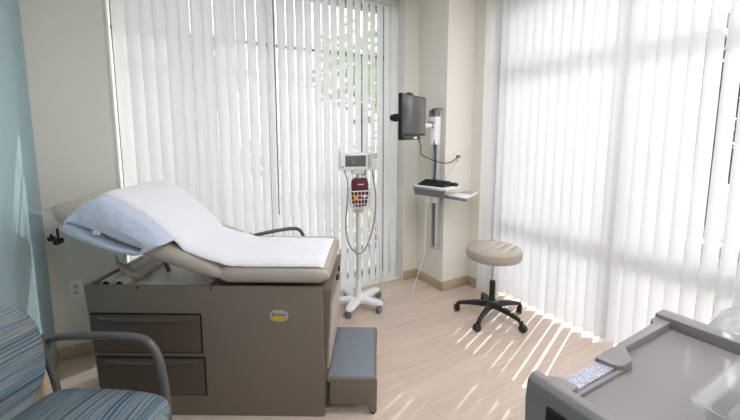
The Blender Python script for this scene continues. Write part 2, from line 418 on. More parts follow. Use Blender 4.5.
tree('green tree outside the back window towards the corner column', 6.0, 11.0, 5.2, 2.0, M['leaf'], 2600)
tree('green tree outside the back window at its left end', -3.0, 12.5, 4.4, 1.8, M['leaf'], 2200)
tree('dark green tree outside the right window', 9.5, 3.0, 4.0, 1.7, M['leafd'], 3600)
tree('dark tree glimpsed through the right blind above the cart', 9.0, 0.2, 3.9, 1.6, M['leafd'], 3600)
fl = thing('flowering_shrub', 'pink flowering shrub seen low through the back blind', 'shrub', (3.0, 5.0, -0.35))
c = MB(); c2 = MB(); rnd = random.Random(3)
for k in range(1300):
    p = Vector((rnd.gauss(0, .35), rnd.gauss(0, .25), .12 + abs(rnd.gauss(0.35, .25)))); a = Vector((rnd.gauss(0, 1), rnd.gauss(0, 1), rnd.gauss(0, 1))).normalized(); q = a.orthogonal().normalized(); s_ = 0.035
    (c if k % 5 else c2)._add([p - a * s_, p + q * s_ * .6, p + a * s_, p - q * s_ * .6], [(0, 1, 2, 3)])
st = MB()
for k in range(7): st.tube([(0, 0, 0), (math.cos(k) * .2, math.sin(k) * .2, .45)], .01, 5)
c.build('foliage', M['leaf'], fl, recalc=False); c2.build('blossom', M['pink'], fl, recalc=False); st.build('stem', M['bark'], fl)

# ------------------------------------------------------------------ exam table (local x = length towards the foot, y = depth away from us)
TR = R(-30.9); TO = Vector((0.685, 1.68, 0))
tb = thing('exam_table', 'putty grey medical exam table with raised taupe backrest and two brown drawers', 'exam table', TO, TR)
TD = 0.60
# cabinet: side walls lean in towards the floor at the head end; open recess in the top at the head
b = MB()
prof = [(-1.185, 0.02), (0.0, 0.02), (0.0, 0.705), (-0.60, 0.705), (-0.60, 0.66), (-1.19, 0.66)]
b.prism(prof, 0.012, TD, 'y')
b.build('cabinet', M['table'], tb)
b = MB()
# front side panel with the two drawer openings (flat panel a little proud)
px0 = lambda z: -1.185 - (z - 0.03) * 0.058
def panel(x0b, x0t, x1, z0, z1, y0=-0.006, y1=0.014, bev=0.003, mb=b): mb.prism([(x0b, z0), (x1, z0), (x1, z1), (x0t, z1)], y0, y1, 'y', bev)
panel(px0(.0), px0(.735), 0.004, 0.0, 0.722, 0.0, 0.016, 0.004)
b.build('side_panel', M['table'], tb)
b = MB(); b.prism([(px0(.02), .02), (0.004, .02), (0.004, .71), (px0(.72), .722)], TD - .005, TD + .012, 'y', 0.003); b.build('side_panel', M['table'], tb)
b = MB(); b.prism([(px0(.02), .02), (px0(.02) + .02, .02), (px0(.72) + .02, .718), (px0(.72), .718)], 0.012, TD, 'y', 0.002); b.build('head_panel', M['table'], tb)
b = MB(); b.box(-1.15, -0.03, 0.03, TD - .03, 0.0, 0.032); b.build('toe_kick', M['dark'], tb)
# drawers
for (xa, xb, xc, z0, z1) in ((-1.192, -1.186, -0.632, 0.364, 0.566), (-1.180, -1.172, -0.624, 0.126, 0.327)):
    g = MB(); g.prism([(xb - .008, z0 - .008), (xc + .008, z0 - .008), (xc + .008, z1 + .008), (xa - .008, z1 + .008)], -0.0035, 0.004, 'y'); gp = g.build('drawer', M['dark'], tb)
    d = MB(); d.prism([(xb, z0), (xc, z0), (xc, z1), (xa, z1)], -0.012, 0.0, 'y', 0.004)
    d.build('drawer_front', M['drawer'], gp)
    h = MB(); rings = []
    for k in range(13):                       # moulded pull lip along the top of the drawer
        t_ = k / 12; x = xb + .035 + (xc - xb - .07) * t_; dz = -0.018 - 0.010 * math.sin(PI * t_)
        rings.append([Vector((x, yy, z1 + dz + zz)) for yy, zz in ((-.008, .012), (-.022, .002), (-.022, -.006), (-.008, -.010))])
    h.loft(rings, smooth=True); h.build('drawer_pull', M['drawer'], gp)
# recess contents at the head: rolls and inner tray
b = MB(); b.prism([(-1.17, .662), (-0.62, .662), (-0.62, .672), (-1.17, .672)], .03, TD - .03, 'y'); b.build('recess_tray', M['offwhite'], tb)
for x in (-1.145, -1.075):
    r_ = MB(); r_.lathe([(.010, 0), (.010, -.0), (.030, 0), (.030, .50), (.010, .50)], 20, (x, .05, .703), 'y'); rr = r_.build('storage_tube', M['roll'], tb)
    r_ = MB(); r_.lathe([(.0, -.002), (.019, -.002), (.019, .01), (.0, .01)], 16, (x, .05, .703), 'y'); r_.build('tube_opening', M['dark'], rr)
# foot end: curved drawer fronts and outline panel
b = MB(); arc = []
for k in range(9):
    z = 0.06 + (0.695 - 0.06) * k / 8; arc.append((0.008 + 0.036 * (k / 8) ** 1.6, z))
b.prism([(0.0, 0.06)] + arc + [(0.0, 0.695)], 0.03, TD - .02, 'y'); b.build('foot_panel', M['table'], tb)
for z0, z1 in ((0.245, 0.40), (0.415, 0.585)):
    d = MB(); pr = []
    for k in range(5):
        z = z0 + (z1 - z0) * k / 4; q = (z - .06) / .64; pr.append((0.008 + 0.036 * q ** 1.6 + 0.012, z))
    d.prism([(pr[0][0] - .013, z0)] + pr + [(pr[-1][0] - .013, z1)], 0.05, TD - .04, 'y', 0.003); d.build('foot_drawer', M['vinyl'], tb)
d = MB(); d.box(0.03, 0.056, 0.28, 0.33, .64, .665, .006); d.build('latch', M['black'], tb)
d = MB(); d.box(0.03, 0.054, .38, .42, .655, .68, .006); d.build('latch', M['black'], tb)
# pull-out step
step = MB(); step.box(0.012, 0.278, 0.02, 0.55, 0.182, 0.205, 0.008)
pts = [(0.03, 0.058), (0.228, 0.058), (0.242, 0.012), (0.278, 0.012), (0.282, 0.19), (0.03, 0.19)]
step.prism(pts, 0.022, 0.05, 'y', 0.003); step.prism(pts, 0.52, 0.548, 'y', 0.003); step.box(0.235, 0.262, 0.05, 0.52, 0.07, 0.19)
sp = step.build('step', M['table'], tb)
b = MB(); b.box(0.02, 0.264, 0.032, 0.54, 0.2045, 0.2085, 0.001); b.build('step_tread', M['tread'], sp)
for y in (.036, .534):
    b = MB(); b.lathe([(.008, 0.0), (.012, .0), (.012, .013), (.008, .013)], 12, (.26, y, 0)); b.build('step_foot', M['black'], sp)
# seat and backrest cushions
def cushion(name, L, W, T, x0, bulge=0.03, hang=0.0, endr=0.05):
    """loft of rounded cross sections along x; underside crowned like a moulded tub"""
    mb = MB(); rings = []; N = 14
    for i in range(N + 1):
        t = i / N; x = x0 + L * t; e = min(t, 1 - t) * L; q_ = max(0, 1 - e / endr); k = 1 - q_ ** 3 * 0.45
        w = W / 2 * (1 - q_ ** 2.2 * (.30 if endr > .1 and t < .5 else .05)); tt = T * k
        ring = []
        for a in range(28):
            th = 2 * PI * a / 28; c_, s_ = math.cos(th), math.sin(th)
            ex = 0.42
            yy = w * math.copysign(abs(c_) ** ex, c_); zz = tt / 2 * math.copysign(abs(s_) ** (0.6 if s_ > 0 else 0.95), s_)
            if s_ < 0: zz *= 1.0; yy *= 1.0 - 0.10 * (-s_) ** 2
            ring.append(Vector((x, W / 2 - 0.02 + yy, T / 2 + zz)))
        rings.append(ring)
    return mb.loft(rings)
o = cushion('seat_cushion', 0.555, 0.62, 0.127, 0).build('seat_cushion', M['vinyl'], tb); o.location = (-0.525, 0, 0.710)
BA = R(19.8)
HX, HZ = -0.505, 0.705
bk = cushion('backrest_cushion', 0.99, 0.62, 0.127, -0.99, endr=.20).build('backrest_cushion', M['vinyl'], tb); bk.location = (HX, 0, HZ); bk.rotation_euler = (0, BA, 0)
b = MB(); b.box(-0.88, -0.06, 0.10, 0.48, -0.02, 0.006, 0.004); o = b.build('backrest_plate', M['table'], tb); o.location = (HX, 0, HZ); o.rotation_euler = (0, BA, 0)
b = MB(); b.tube([(-.95, .3, .68), (-1.02, .3, .86)], .012, 8); b.build('support_strut', M['steel_grey'], tb)
# small hinge studs on the top edge of the side panel
for x in (-0.565, -0.945):
    b = MB(); b.lathe([(0.0, -.004), (.006, -.004), (.006, .006), (0, .006)], 10, (x, -.002, .711), 'y'); b.build('stud', M['black'], tb)
# tan stirrup tongue hanging in front of the recess
b = MB(); rings = []
for k, (x, z, w_, t_) in enumerate([(-1.13, .835, .006, .004), (-1.125, .80, .008, .006), (-1.09, .765, .020, .010), (-1.04, .735, .026, .013), (-1.00, .722, .014, .008)]):
    rings.append([Vector((x + math.cos(a) * w_ * .4, .12 + math.cos(a) * w_, z + math.sin(a) * t_)) for a in [2 * PI * j / 10 for j in range(10)]])
b.loft(rings); b.build('stirrup_tongue', M['tan'], tb)
# black double knob of the paper holder under the head end
b = MB()
kx, ky, kz = -1.375, .05, .945
b.tube([(kx, ky, kz + .06), (kx, ky, kz)], .006, 8); b.lathe([(0, -.018), (.016, -.018), (.019, 0), (.016, .018), (0, .018)], 16, (kx, ky, kz - .008), 'y')
b.lathe([(0, -.014), (.012, -.014), (.014, 0), (.012, .014), (0, .014)], 16, (kx - .036, ky, kz + .006), 'y'); b.tube([(kx, ky, kz), (kx - .036, ky, kz + .006)], .005, 8); b.tube([(kx - .036, ky, kz + .006), (kx - .036, ky, kz + .03)], .006, 8)
b.build('holder_knob', M['black'], tb)
# maker's label on the side panel
lb = MB(); ol = []
for k in range(28):
    a = 2 * PI * k / 28; c_, s_ = math.cos(a), math.sin(a)
    ol.append((-0.222 + .048 * math.copysign(abs(c_) ** .75, c_), .566 + .031 * math.copysign(abs(s_) ** .75, s_)))
lb.prism(ol, -.0032, 0.0, 'y'); lb = lb.build('maker_label', M['lblgrey'], tb)
y_ = MB(); y_.prism([(-.252, .541), (-.196, .541), (-.186, .562), (-.260, .562)], -.0040, -.0032, 'y'); y_.build('yellow_band', M['yellow'], lb)
text_mesh('label_text', 'Brewer', .025, M['navy_ink'], lb, Matrix.Translation((-.222, -.0040, .573)) @ Matrix.Rotation(R(90), 4, 'X'))

# exam paper over pillow, backrest and seat
def top_z(x, y):
    """height of the table top plus pillow under the paper"""
    seat = 0.839; back = 0.705 + 0.127 / math.cos(BA) + (HX - x) * math.tan(BA) + .002
    z = max(seat, back) + 0.012 * math.exp(-((x + .52) / 0.06) ** 2)
    if x < -0.70:
        pts_ = [(-1.262, 1.020), (-1.225, 1.095), (-1.155, 1.160), (-1.09, 1.186), (-1.00, 1.155), (-0.90, 1.085), (-0.80, 1.00), (-0.735, .945), (-0.70, .90)]
        for (xa, za), (xb, zb) in zip(pts_, pts_[1:]):
            if xa <= x <= xb:
                z = max(z, za + (zb - za) * (x - xa) / (xb - xa) + .010)
    return z
pb = MB(); rings = []
NX, NY = 70, 22
for i in range(NX + 1):
    x = 0.012 - (1.155) * i / NX; ring = []
    for j in range(NY + 1):
        t = j / NY; y0 = 0.0 if x > -0.55 else 0.0 + min(1, (-0.55 - x) / .2) * 0.02
        y1 = 0.505 if x > -0.7 else 0.505 + min(1, (-.7 - x) / .2) * .045
        y = y0 + (y1 - y0) * t
        z = top_z(x, y) + 0.007 + 0.004 * noise.noise(Vector((x * 7, y * 6, 2))) + .002 * noise.noise(Vector((x * 25, y * 9, 5)))
        if x > -0.05: z -= (x + .05) ** 2 * 2.0
        # near edge curls down where it lies on the cushion shoulder
        if t < 0.12: z -= 0.020 * (1 - t / 0.12) ** 2
        if t > 0.88: z -= 0.020 * ((t - .88) / 0.12) ** 2
        ring.append(Vector((x, y, z)))
    rings.append(ring)
pb.loft(rings, closed=False, cap=False)
pp = pb.build('exam_paper', M['paper'], loc=TO); pp.rotation_euler = (0, 0, TR)
sm = pp.modifiers.new('thickness', 'SOLIDIFY'); sm.thickness = 0.0012
tag(pp, 'white crinkled exam paper strip running over pillow, backrest and seat of the table', 'paper sheet')

# pillow in a pale blue case, its open end towards us
pl = thing('pillow', 'pillow in a pale blue case lying under the exam paper on the backrest', 'pillow', TO + Vector((0, 0, 0)), TR)
def case_loop(y, w, n=40):
    """outline in the x-z plane of the case; w blends from the full shape (0) to the flat mouth (1)"""
    up = [(-1.262, 1.020), (-1.225, 1.095), (-1.155, 1.160), (-1.09, 1.186), (-1.00, 1.155), (-0.90, 1.085), (-0.80, 1.00), (-0.745, 0.955)]
    lo = [(-0.79, 0.940), (-0.85, 0.910), (-0.90, 0.892), (-0.98, 0.905), (-1.07, 0.932), (-1.16, 0.965), (-1.225, 0.996)]
    P = [Vector((a, 0, b_)) for a, b_ in up + lo]; P.append(P[0])
    # uniform resample
    d = [0]
    for i in range(1, len(P)): d.append(d[-1] + (P[i] - P[i - 1]).length)
    out = []; j = 0
    for k in range(n):
        s_ = d[-1] * k / n
        while d[j + 1] < s_: j += 1
        t = (s_ - d[j]) / (d[j + 1] - d[j]); out.append(P[j].lerp(P[j + 1], t) + Vector((0, y, 0)))
    return out
def slit(x, upper):
    t = (x + 1.262) / (1.262 - .80)
    base = 1.085 - t * 0.17
    return base + (0.004 if upper else -0.030 * math.sin(PI * min(1, max(0, t))) ** .7)
mb = MB(); rings = []; n = 44
full = case_loop(0, 0, n)
ysec = [(0.56, 0.35), (0.53, 0.06), (0.40, 0), (0.25, 0), (0.10, 0), (0.0, 0), (-0.05, 0)]
cen = Vector((-1.0, 0, 1.04))
for y, shrink in ysec:
    lift = max(0, min(1, (y + .02) / .10))   # lies on the sloping backrest away from the near side
    r_ = []
    for k, p in enumerate(full):
        q = Vector((p.x, y, p.z))
        bz = 0.705 + 0.127 / math.cos(BA) + (HX - q.x) * math.tan(BA) + 0.004
        if lift > 0 and q.z < bz: q.z = q.z + (bz - q.z) * lift
        q = q.lerp(Vector((cen.x, y, max(cen.z, 1.05))), shrink)
        q += Vector((0.3, 0, 1)) * 0.014 * noise.noise(Vector((q.x * 13, y * 11, q.z * 13)))
        r_.append(q)
    rings.append(r_)
# the near end: upper flap folds in towards the slit, lower lip stays low
for w_, y in ((0.25, -0.078), (0.62, -0.086), (1.0, -0.082)):
    r_ = []
    for k, p in enumerate(full):
        up_ = p.z > slit(p.x, True) - 0.012
        tx = max(-1.232, min(-0.86, -1.0 + (p.x + 1.0) * 0.86)) 
        tz = slit(tx, up_)
        q = Vector((p.x + (tx - p.x) * w_, y, p.z + (tz - p.z) * w_))
        q += Vector((.006, -.022, .012)) * noise.noise(Vector((q.x * 18, w_ * 2, q.z * 16)))
        r_.append(q)
    rings.append(r_)
inner = rings[-1]
for y, ex in ((-0.06, 1.15), (-0.03, 1.35), (0.0, 1.3)):
    c0 = sum(inner, Vector()) / n
    rings.append([Vector((c0.x + (p.x - c0.x) * min(ex, 1.02), y, c0.z + (p.z - c0.z) * ex)) for p in inner])
mb.loft(rings, cap=True)
o = mb.build('pillowcase', M['case'], pl); sub(o, 1)
# wrinkled hem label inside the mouth
b = MB(); b.box(-1.075, -1.04, -0.098, -0.094, 1.015, 1.035, .001); b.build('care_tag', M['white'], pl)

# thin clear sheet draped round the head end of the backrest
b = MB(); rings = []
for i in range(9):
    t = i / 8; x = -1.25 - 0.41 * t; zz = 0.955 + .10 * t
    rings.append([Vector((x, y, zz + .003 * math.sin(y * 9 + t * 5))) for y in (0.20, 0.26, 0.33, 0.4, 0.45, 0.5)])
b.loft(rings, closed=False, cap=False)
for a in ():
    pass
o = b.build('clear_sheet', M['sheet'], loc=TO); o.rotation_euler = (0, 0, TR)
tag(o, 'clear plastic sheet sticking out past the head end of the exam table', 'plastic sheet')

# ------------------------------------------------------------------ visitor chairs (local x = facing, y = sitter's left)
def make_chair(label, loc, rz, bz=.685, bh=1.0):
    t = thing('armchair', label, 'chair', loc, rz)
    b = MB(); rings = []
    sh = [(-.235, .20), (-.20, .235), (-.05, .248), (.16, .252), (.26, .235), (.295, .15)]
    ol = [(x, w) for x, w in sh]; outl = [(x, w) for x, w in ol] + [(.31, 0)] + [(x, -w) for x, w in ol[::-1]] + [(-.25, 0)]
    outl = [Vector((p[0], p[1], 0)) for p in outl]
    sm_ = bez(outl + [outl[0]], 4)[:-1]
    for s_, z in ((.90, .415), (.985, .422), (1.0, .445), (.985, .472), (.93, .487), (.75, .496), (.4, .502), (.08, .504)):
        rings.append([Vector((p.x * s_, p.y * s_, z - (0.012 * (p.x / .24) ** 2 if p.x < 0 else 0.01 * (p.x / .24) ** 4))) for p in sm_])
    b.loft(rings); b.build('seat', M['stripe_seat'], t)
    # backrest: rounded panel leaning back and gently curved
    b = MB(); rings = []
    bo = [(.0, -.19), (.15, -.18), (.205, -.12), (.222, 0), (.212, .09), (.17, .16), (.09, .19), (0, .197)]
    bo = [Vector((a, c_, 0)) for a, c_ in bo]; full_ = bo + [Vector((-p.x, p.y, 0)) for p in bo[-2:0:-1]]
    sm_ = bez(full_ + [full_[0]], 4)[:-1]
    def bp(u, v, d):
        z = bz + v * bh; x = -.235 - (v * bh + bz - .515) * .17 - d + (u / .245) ** 2 * .03
        return Vector((x, u, z))
    for s_, d in ((.05, .045), (.7, .045), (.94, .040), (1, .022), (.985, .006), (.93, -.004), (.7, -.012), (.35, -.017), (.05, -.018)):
        rings.append([bp(p.x * s_, p.y * s_, d) for p in sm_])
    b.loft(rings); b.build('backrest', M['stripe_back'], t)
    for s_ in (1, -1):
        y = .275 * s_
        a = MB(); a.tube(bez([(-.285, y * .93, .60), (-.285, y, .645), (-.22, y, .668), (-.05, y, .684), (.10, y, .686), (.165, y, .664), (.20, y, .60), (.215, y, .50), (.22, y, .40)], 6), .0155, 12)
        a.build('armrest', M['greytube'], t)
        a = MB(); a.tube([(.22, y, .42), (.232, y, .02)], .0135, 10); lg = a.build('leg', M['greytube'], t)
        a = MB(); a.lathe([(.0, 0), (.016, 0), (.016, .025), (.0, .025)], 12, (.232, y, 0)); a.build('foot_cap', M['black'], lg)
        a = MB(); a.tube(bez([(-.30, y * .93, .68), (-.285, y * .93, .60), (-.25, y * .95, .40), (-.28, y, .02)], 6), .0135, 10); lg = a.build('leg', M['greytube'], t)
        a = MB(); a.lathe([(.0, 0), (.016, 0), (.016, .025), (.0, .025)], 12, (-.28, y, 0)); a.build('foot_cap', M['black'], lg)
    for x_ in (.18, -.2):
        a = MB(); a.tube([(x_, -.27, .405), (x_, .27, .405)], .011, 8); a.build('seat_rail', M['greytube'], t)
    return t
make_chair('blue and beige striped armchair in the near left corner by the blue wall', (-0.365, 1.515, 0), R(-36))
make_chair('armchair behind the exam table, only its grey arm tube showing against the blind', (0.86, 2.725, 0), R(0), .60, .75)

# ------------------------------------------------------------------ stool
sx, sy = 2.290, 1.995
t = thing('rolling_stool', 'round taupe rolling stool on a black five-arm base by the right window', 'stool', (sx, sy, 0), R(10))
b = MB(); b.lathe([(0, .500), (.190, .500), (.207, .508), (.215, .524), (.216, .560), (.212, .577), (.196, .588), (.14, .594), (.0, .596)], 40); b.build('seat', M['vinyl'], t)
b = MB(); b.lathe([(.0, .488), (.10, .488), (.11, .4995), (0, .4995)], 24); b.build('seat_plate', M['black'], t)
b = MB(); b.lathe([(0, .30), (.0125, .30), (.0125, .489), (0, .489)], 16); b.build('gas_lift', M['chrome'], t)
b = MB(); b.lathe([(0, .13), (.024, .13), (.024, .29), (.020, .315), (.013, .318), (0, .318)], 16); b.build('lift_sleeve', M['charcoal'], t)
b = MB(); b.lathe([(0, .085), (.04, .085), (.046, .10), (.044, .14), (.03, .155), (0, .155)], 20); b.build('hub', M['charcoal'], t)
def caster(parent, x, y, ang, r=.026, name='caster', mw=M['black'], mf=M['black'], top=.085):
    b = MB()
    mx = Matrix.Translation((x, y, 0)) @ Matrix.Rotation(ang, 4, 'Z')
    tmp = MB()
    for s_ in (-1, 1): tmp.lathe([(0, s_ * .005), (r, s_ * .005), (r + .001, s_ * .012), (r - .004, s_ * .019), (0, s_ * .020)], 18, (-.014, 0, r + .001), 'y')
    tmp.bm.transform(mx); b.merge(tmp.bm, smooth=True); w_ = b.build(name, mw, parent)
    tmp = MB(); tmp.box(-.032, .014, -.0045, .0045, r * .8, r * 2.05, .003); tmp.lathe([(0, r * 1.5), (.010, r * 1.5), (.010, top), (0, top)], 12)
    tmp.lathe([(0, r * 1.9), (.018, r * 1.9), (.018, r * 2.2), (0, r * 2.3)], 14)
    tmp.bm.transform(mx); f = MB(); f.merge(tmp.bm, smooth=True); f.build('caster_fork', mf, w_)
for k in range(5):
    a = R(72 * k - 24); dx, dy = math.cos(a), math.sin(a); b = MB(); rings = []
    for s_, z, w_, h in ((.03, .118, .024, .026), (.10, .112, .020, .022), (.18, .102, .017, .017), (.249, .088, .015, .013), (.276, .075, .014, .016), (.284, .062, .010, .012)):
        rings.append([Vector((dx * s_ - dy * q * w_, dy * s_ + dx * q * w_, z + p * h)) for q, p in ((-1, -1), (-1, .3), (-.6, .9), (.6, .9), (1, .3), (1, -1))])
    b.loft(rings); b.build('base_arm', M['charcoal'], t)
    caster(t, dx * .272, dy * .272, a + R(40 + 37 * k), .030, top=.07)

# ------------------------------------------------------------------ vital signs monitor on its stand
VX, VY = 1.42, 2.675
t = thing('vitals_monitor_stand', 'white vital signs monitor on a wheeled pole stand in front of the back blind', 'medical monitor', (VX, VY, 0), R(-14))
b = MB(); b.tube([(0, 0, .09), (0, 0, 1.2)], .0135, 14); b.build('pole', M['offwhite'], t)
b = MB(); b.lathe([(0, .07), (.045, .07), (.040, .11), (.026, .17), (.018, .23), (.0145, .25), (0, .25)], 20); b.build('pole_collar', M['white'], t)
for k, a in enumerate((R(-126), R(-38), R(35), R(105), R(172))):
    dx, dy = math.cos(a), math.sin(a); L = (.20, .20, .26, .23, .22)[k]; b = MB(); rings = []
    for s_, z, w_, h in ((.0, .088, .044, .024), (.08, .086, .040, .020), (L - .03, .082, .036, .017), (L, .080, .030, .014), (L + .026, .078, .012, .008)):
        rings.append([Vector((dx * s_ - dy * q * w_, dy * s_ + dx * q * w_, z + p * h)) for q, p in ((-1, -.8), (-1, .4), (-.7, 1), (.7, 1), (1, .4), (1, -.8))])
    b.loft(rings); b.build('base_leg', M['white'], t)
    if k != 4 or True: caster(t, dx * L, dy * L, a + R(50 + 31 * k), .029, mw=M['steel_grey'], mf=M['steel_grey'], top=.072)
# monitor head
hd = MB(); hd.box(-.155, .155, -.06, .035, 1.195, 1.335, .012, 3); hd = hd.build('monitor_head', M['white'], t)
b = MB(); b.box(-.115, .055, -.0625, -.055, 1.225, 1.315, .003); sc = b.build('display', M['lcd'], hd)
text_mesh('display_digits', '98  120', .020, M['red_ink'], sc, Matrix.Translation((-.04, -.0630, 1.300)) @ Matrix.Rotation(R(90), 4, 'X'))
text_mesh('display_digits', '76', .030, M['green_ink'], sc, Matrix.Translation((-.05, -.0630, 1.258)) @ Matrix.Rotation(R(90), 4, 'X'))
b = MB(); b.box(.075, .112, -.082, -.055, 1.215, 1.325, .01); b.build('thermometer_holder', M['offwhite'], hd)
for (x, z) in ((.128, 1.315), (.145, 1.315), (.128, 1.295), (.145, 1.295)):
    b = MB(); b.box(x - .006, x + .006, -.063, -.058, z - .004, z + .004, .001); b.build('button', M['steel_grey'], hd)
b = MB(); b.lathe([(0, -.064), (.007, -.064), (.007, -.058), (0, -.058)], 12, (-.137, 0, 1.222), 'y'); b.build('power_button', M['steel_grey'], hd)
b = MB(); b.box(-.05, .05, -.05, .03, 1.16, 1.197, .006); b.build('mount_bracket', M['offwhite'], t)
# wire basket
bs = MB()
def rect(w, d, z, y0): return [(-w, y0 - d, z), (w, y0 - d, z), (w, y0 + d, z), (-w, y0 + d, z), (-w, y0 - d, z)]
for z, w_, d in ((1.035, .092, .055), (1.00, .088, .052), (.965, .082, .048), (.93, .076, .045), (.895, .070, .042)):
    bs.tube(rect(w_, d, z, -.072), .0042 if z > 1.03 else .0026, 6, cap=False)
for k in range(7):
    q = -1 + 2 * k / 6
    bs.tube([(q * .092, -.127, 1.035), (q * .070, -.114, .895)], .0024, 6); bs.tube([(q * .092, -.017, 1.035), (q * .070, -.030, .895)], .0024, 6)
    bs.tube([(q * .070, -.114, .895), (q * .070, -.030, .895)], .0024, 6)
for s_ in (-1, 1):
    for yy in (-.10, -.07, -.04): bs.tube([(s_ * .092, yy, 1.035), (s_ * .070, yy, .895)], .0024, 6)
bs.build('wire_basket', M['white'], t)
b = MB(); b.box(-.045, .045, -.045, .02, .84, .885, .012); b.build('basket_clamp', M['offwhite'], t)
# hoses
b = MB(); b.tube(bez([(-.115, -.03, 1.195), (-.105, -.10, 1.10), (-.118, -.135, .95), (-.13, -.14, .75), (-.10, -.14, .60), (-.02, -.14, .53), (.05, -.13, .60), (.11, -.12, .80), (.125, -.10, 1.0), (.12, -.05, 1.13), (.12, -.02, 1.2)], 8), .0055, 8); b.build('pressure_hose', M['cordgrey'], t)
b = MB(); b.tube(bez([(-.06, -.03, 1.19), (-.055, -.09, 1.10), (-.075, -.07, 1.03)], 6), .004, 8); b.build('sensor_cable', M['offwhite'], t)
b = MB(); b.tube(bez([(.05, -.03, 1.175), (.052, -.06, 1.12), (.04, -.07, 1.06)], 6), .003, 8); b.build('probe_cord', M['black'], t)
b = MB(); b.lathe([(0, 1.15), (.010, 1.15), (.013, 1.195), (0, 1.195)], 12, (.05, -.035, 0)); b.build('probe_plug', M['navy_ink'], t)
b = MB(); b.tube(bez([(.10, -.05, .88), (.14, -.06, .80), (.17, -.04, .60), (.19, -.02, .30), (.21, .0, .12), (.25, -.02, .012)], 8), .0028, 8); b.build('power_lead', M['offwhite'], t)
# blood pressure cuff folded in the basket
cf = thing('pressure_cuff', 'folded maroon blood pressure cuff standing in the wire basket', 'blood pressure cuff', (VX, VY, 0), R(-14))
b = MB(); rings = []
for z, w_, d in ((.905, .050, .026), (.93, .060, .033), (1.03, .070, .036), (1.10, .068, .036), (1.125, .060, .030), (1.13, .02, .008)):
    rings.append([Vector((w_ * math.copysign(abs(math.cos(a)) ** .5, math.cos(a)) , -.072 + d * math.copysign(abs(math.sin(a)) ** .6, math.sin(a)), z + (.006 * math.sin(3 * a) if z > 1.09 else 0))) for a in [2 * PI * j / 24 for j in range(24)]])
b.loft(rings); b.build('cuff_fabric', M['maroon'], cf)
b = MB(); b.box(-.024, .024, -.1105, -.106, 1.083, 1.090, .001); b.build('cuff_print', M['white'], cf)
b = MB(); b.box(.01, .04, -.1340, -.1325, .985, 1.003, .0005); b.build('white_tag', M['white'], cf)
b = MB(); b.lathe([(0, -.1345), (.020, -.1345), (.020, -.1325), (0, -.1325)], 20, (-.045, 0, .985), 'y'); b.build('orange_sticker', M['orange'], cf)

# ------------------------------------------------------------------ wall-mounted computer station on the column
PX, PY = 2.272, 2.672
t = thing('wall_workstation', 'wall-mounted computer station on a silver rail with monitor and keyboard shelf', 'computer station', (PX, PY, 0.0))
b = MB(); b.box(-.020, 0, -.040, .040, .40, 1.70, .003); b.box(-.050, -.018, -.040, -.022, .40, 1.70, .003); b.box(-.050, -.018, .022, .040, .40, 1.70, .003); b.build('wall_rail', M['silver'], t)
b = MB(); b.box(-.024, -.019, -.020, .020, .41, 1.69); b.build('rail_groove', M['steel_grey'], t)
b = MB(); b.box(-.056, 0.0, -.045, .045, 1.695, 1.715, .003); b.build('rail_cap', M['steel_grey'], t)
b = MB(); b.box(-.088, -.030, -.050, .045, 1.635, 1.70, .004); b.build('bracket_cover', M['steel_grey'], t)
b = MB(); b.box(-.085, -.030, -.055, .025, 1.385, 1.64, .006); b.build('arm_carriage', M['white'], t)
b = MB(); b.box(-.088, -.05, -.03, .01, 1.655, 1.70, .004); b.build('end_stop', M['black'], t)
# monitor (centre, facing compass 150)
mc = Vector((1.70 - PX, 2.30 - PY, 1.622))
b = MB(); b.tube(bez([(-.07, -.03, 1.42), (-.10, -.05, 1.43), (-.12, -.07, 1.47), (-.13, -.085, 1.535), (-.19, -.12, 1.555), (-.33, -.20, 1.555), (mc.x - .02, mc.y + .08, 1.60)], 5), .020, 12); b.build('monitor_arm', M['white'], t)
b = MB(); b.lathe([(0, 1.43), (.03, 1.43), (.03, 1.50), (0, 1.50)], 16, (-.10, -.045, -.03)); b.build('arm_joint', M['white'], t)
b = MB(); b.lathe([(0, 1.535), (.026, 1.535), (.026, 1.59), (0, 1.59)], 16, (-.20, -.125, 0)); b.build('arm_joint', M['steel_grey'], t)
az = R(150); rot = Matrix.Rotation(-(az - PI), 4, 'Z')    # local -y faces az
mm = MB(); W_, H_ = .228, .152
mm.box(-W_, W_, -.012, .018, -H_, H_, .006); mm.bm.transform(Matrix.Translation(mc) @ rot); mo = mm.build('computer_monitor', M['black'], t)
mm = MB(); mm.box(-W_ + .010, W_ - .010, -.0135, -.0115, -H_ + .022, H_ - .010, .001); mm.bm.transform(Matrix.Translation(mc) @ rot); mm.build('screen', M['screen'], mo)
mm = MB(); mm.box(-W_ * .35, W_ * .35, .016, .045, -.10, .10, .012); mm.lathe([(0, .045), (.03, .045), (.03, .075), (0, .075)], 16, (-.0, 0, -.0), 'y'); mm.bm.transform(Matrix.Translation(mc) @ rot); mm.build('monitor_back', M['black'], mo)
mm = MB(); mm.lathe([(0, .02), (.026, .02), (.030, .05), (.022, .085), (0, .09)], 16, (-.20, 0, -.02), 'y'); mm.bm.transform(Matrix.Translation(mc) @ rot); mm.build('back_knob', M['black'], mo)
mm = MB(); mm.box(-.10, -.03, -.010, .014, H_ - .002, H_ + .014, .003); mm.bm.transform(Matrix.Translation(mc) @ rot); mm.build('webcam', M['black'], mo)
mm = MB(); mm.box(-W_ + .01, .10, -.02, .022, -H_ - .028, -H_ + .002, .004); mm.bm.transform(Matrix.Translation(mc) @ rot); mm.build('speaker_bar', M['black'], mo)
mm = MB(); mm.box(-.03, .03, -.0225, -.0195, -H_ - .020, -H_ - .006, .001); mm.bm.transform(Matrix.Translation(mc) @ rot); mm.build('bar_sticker', M['white'], mo)
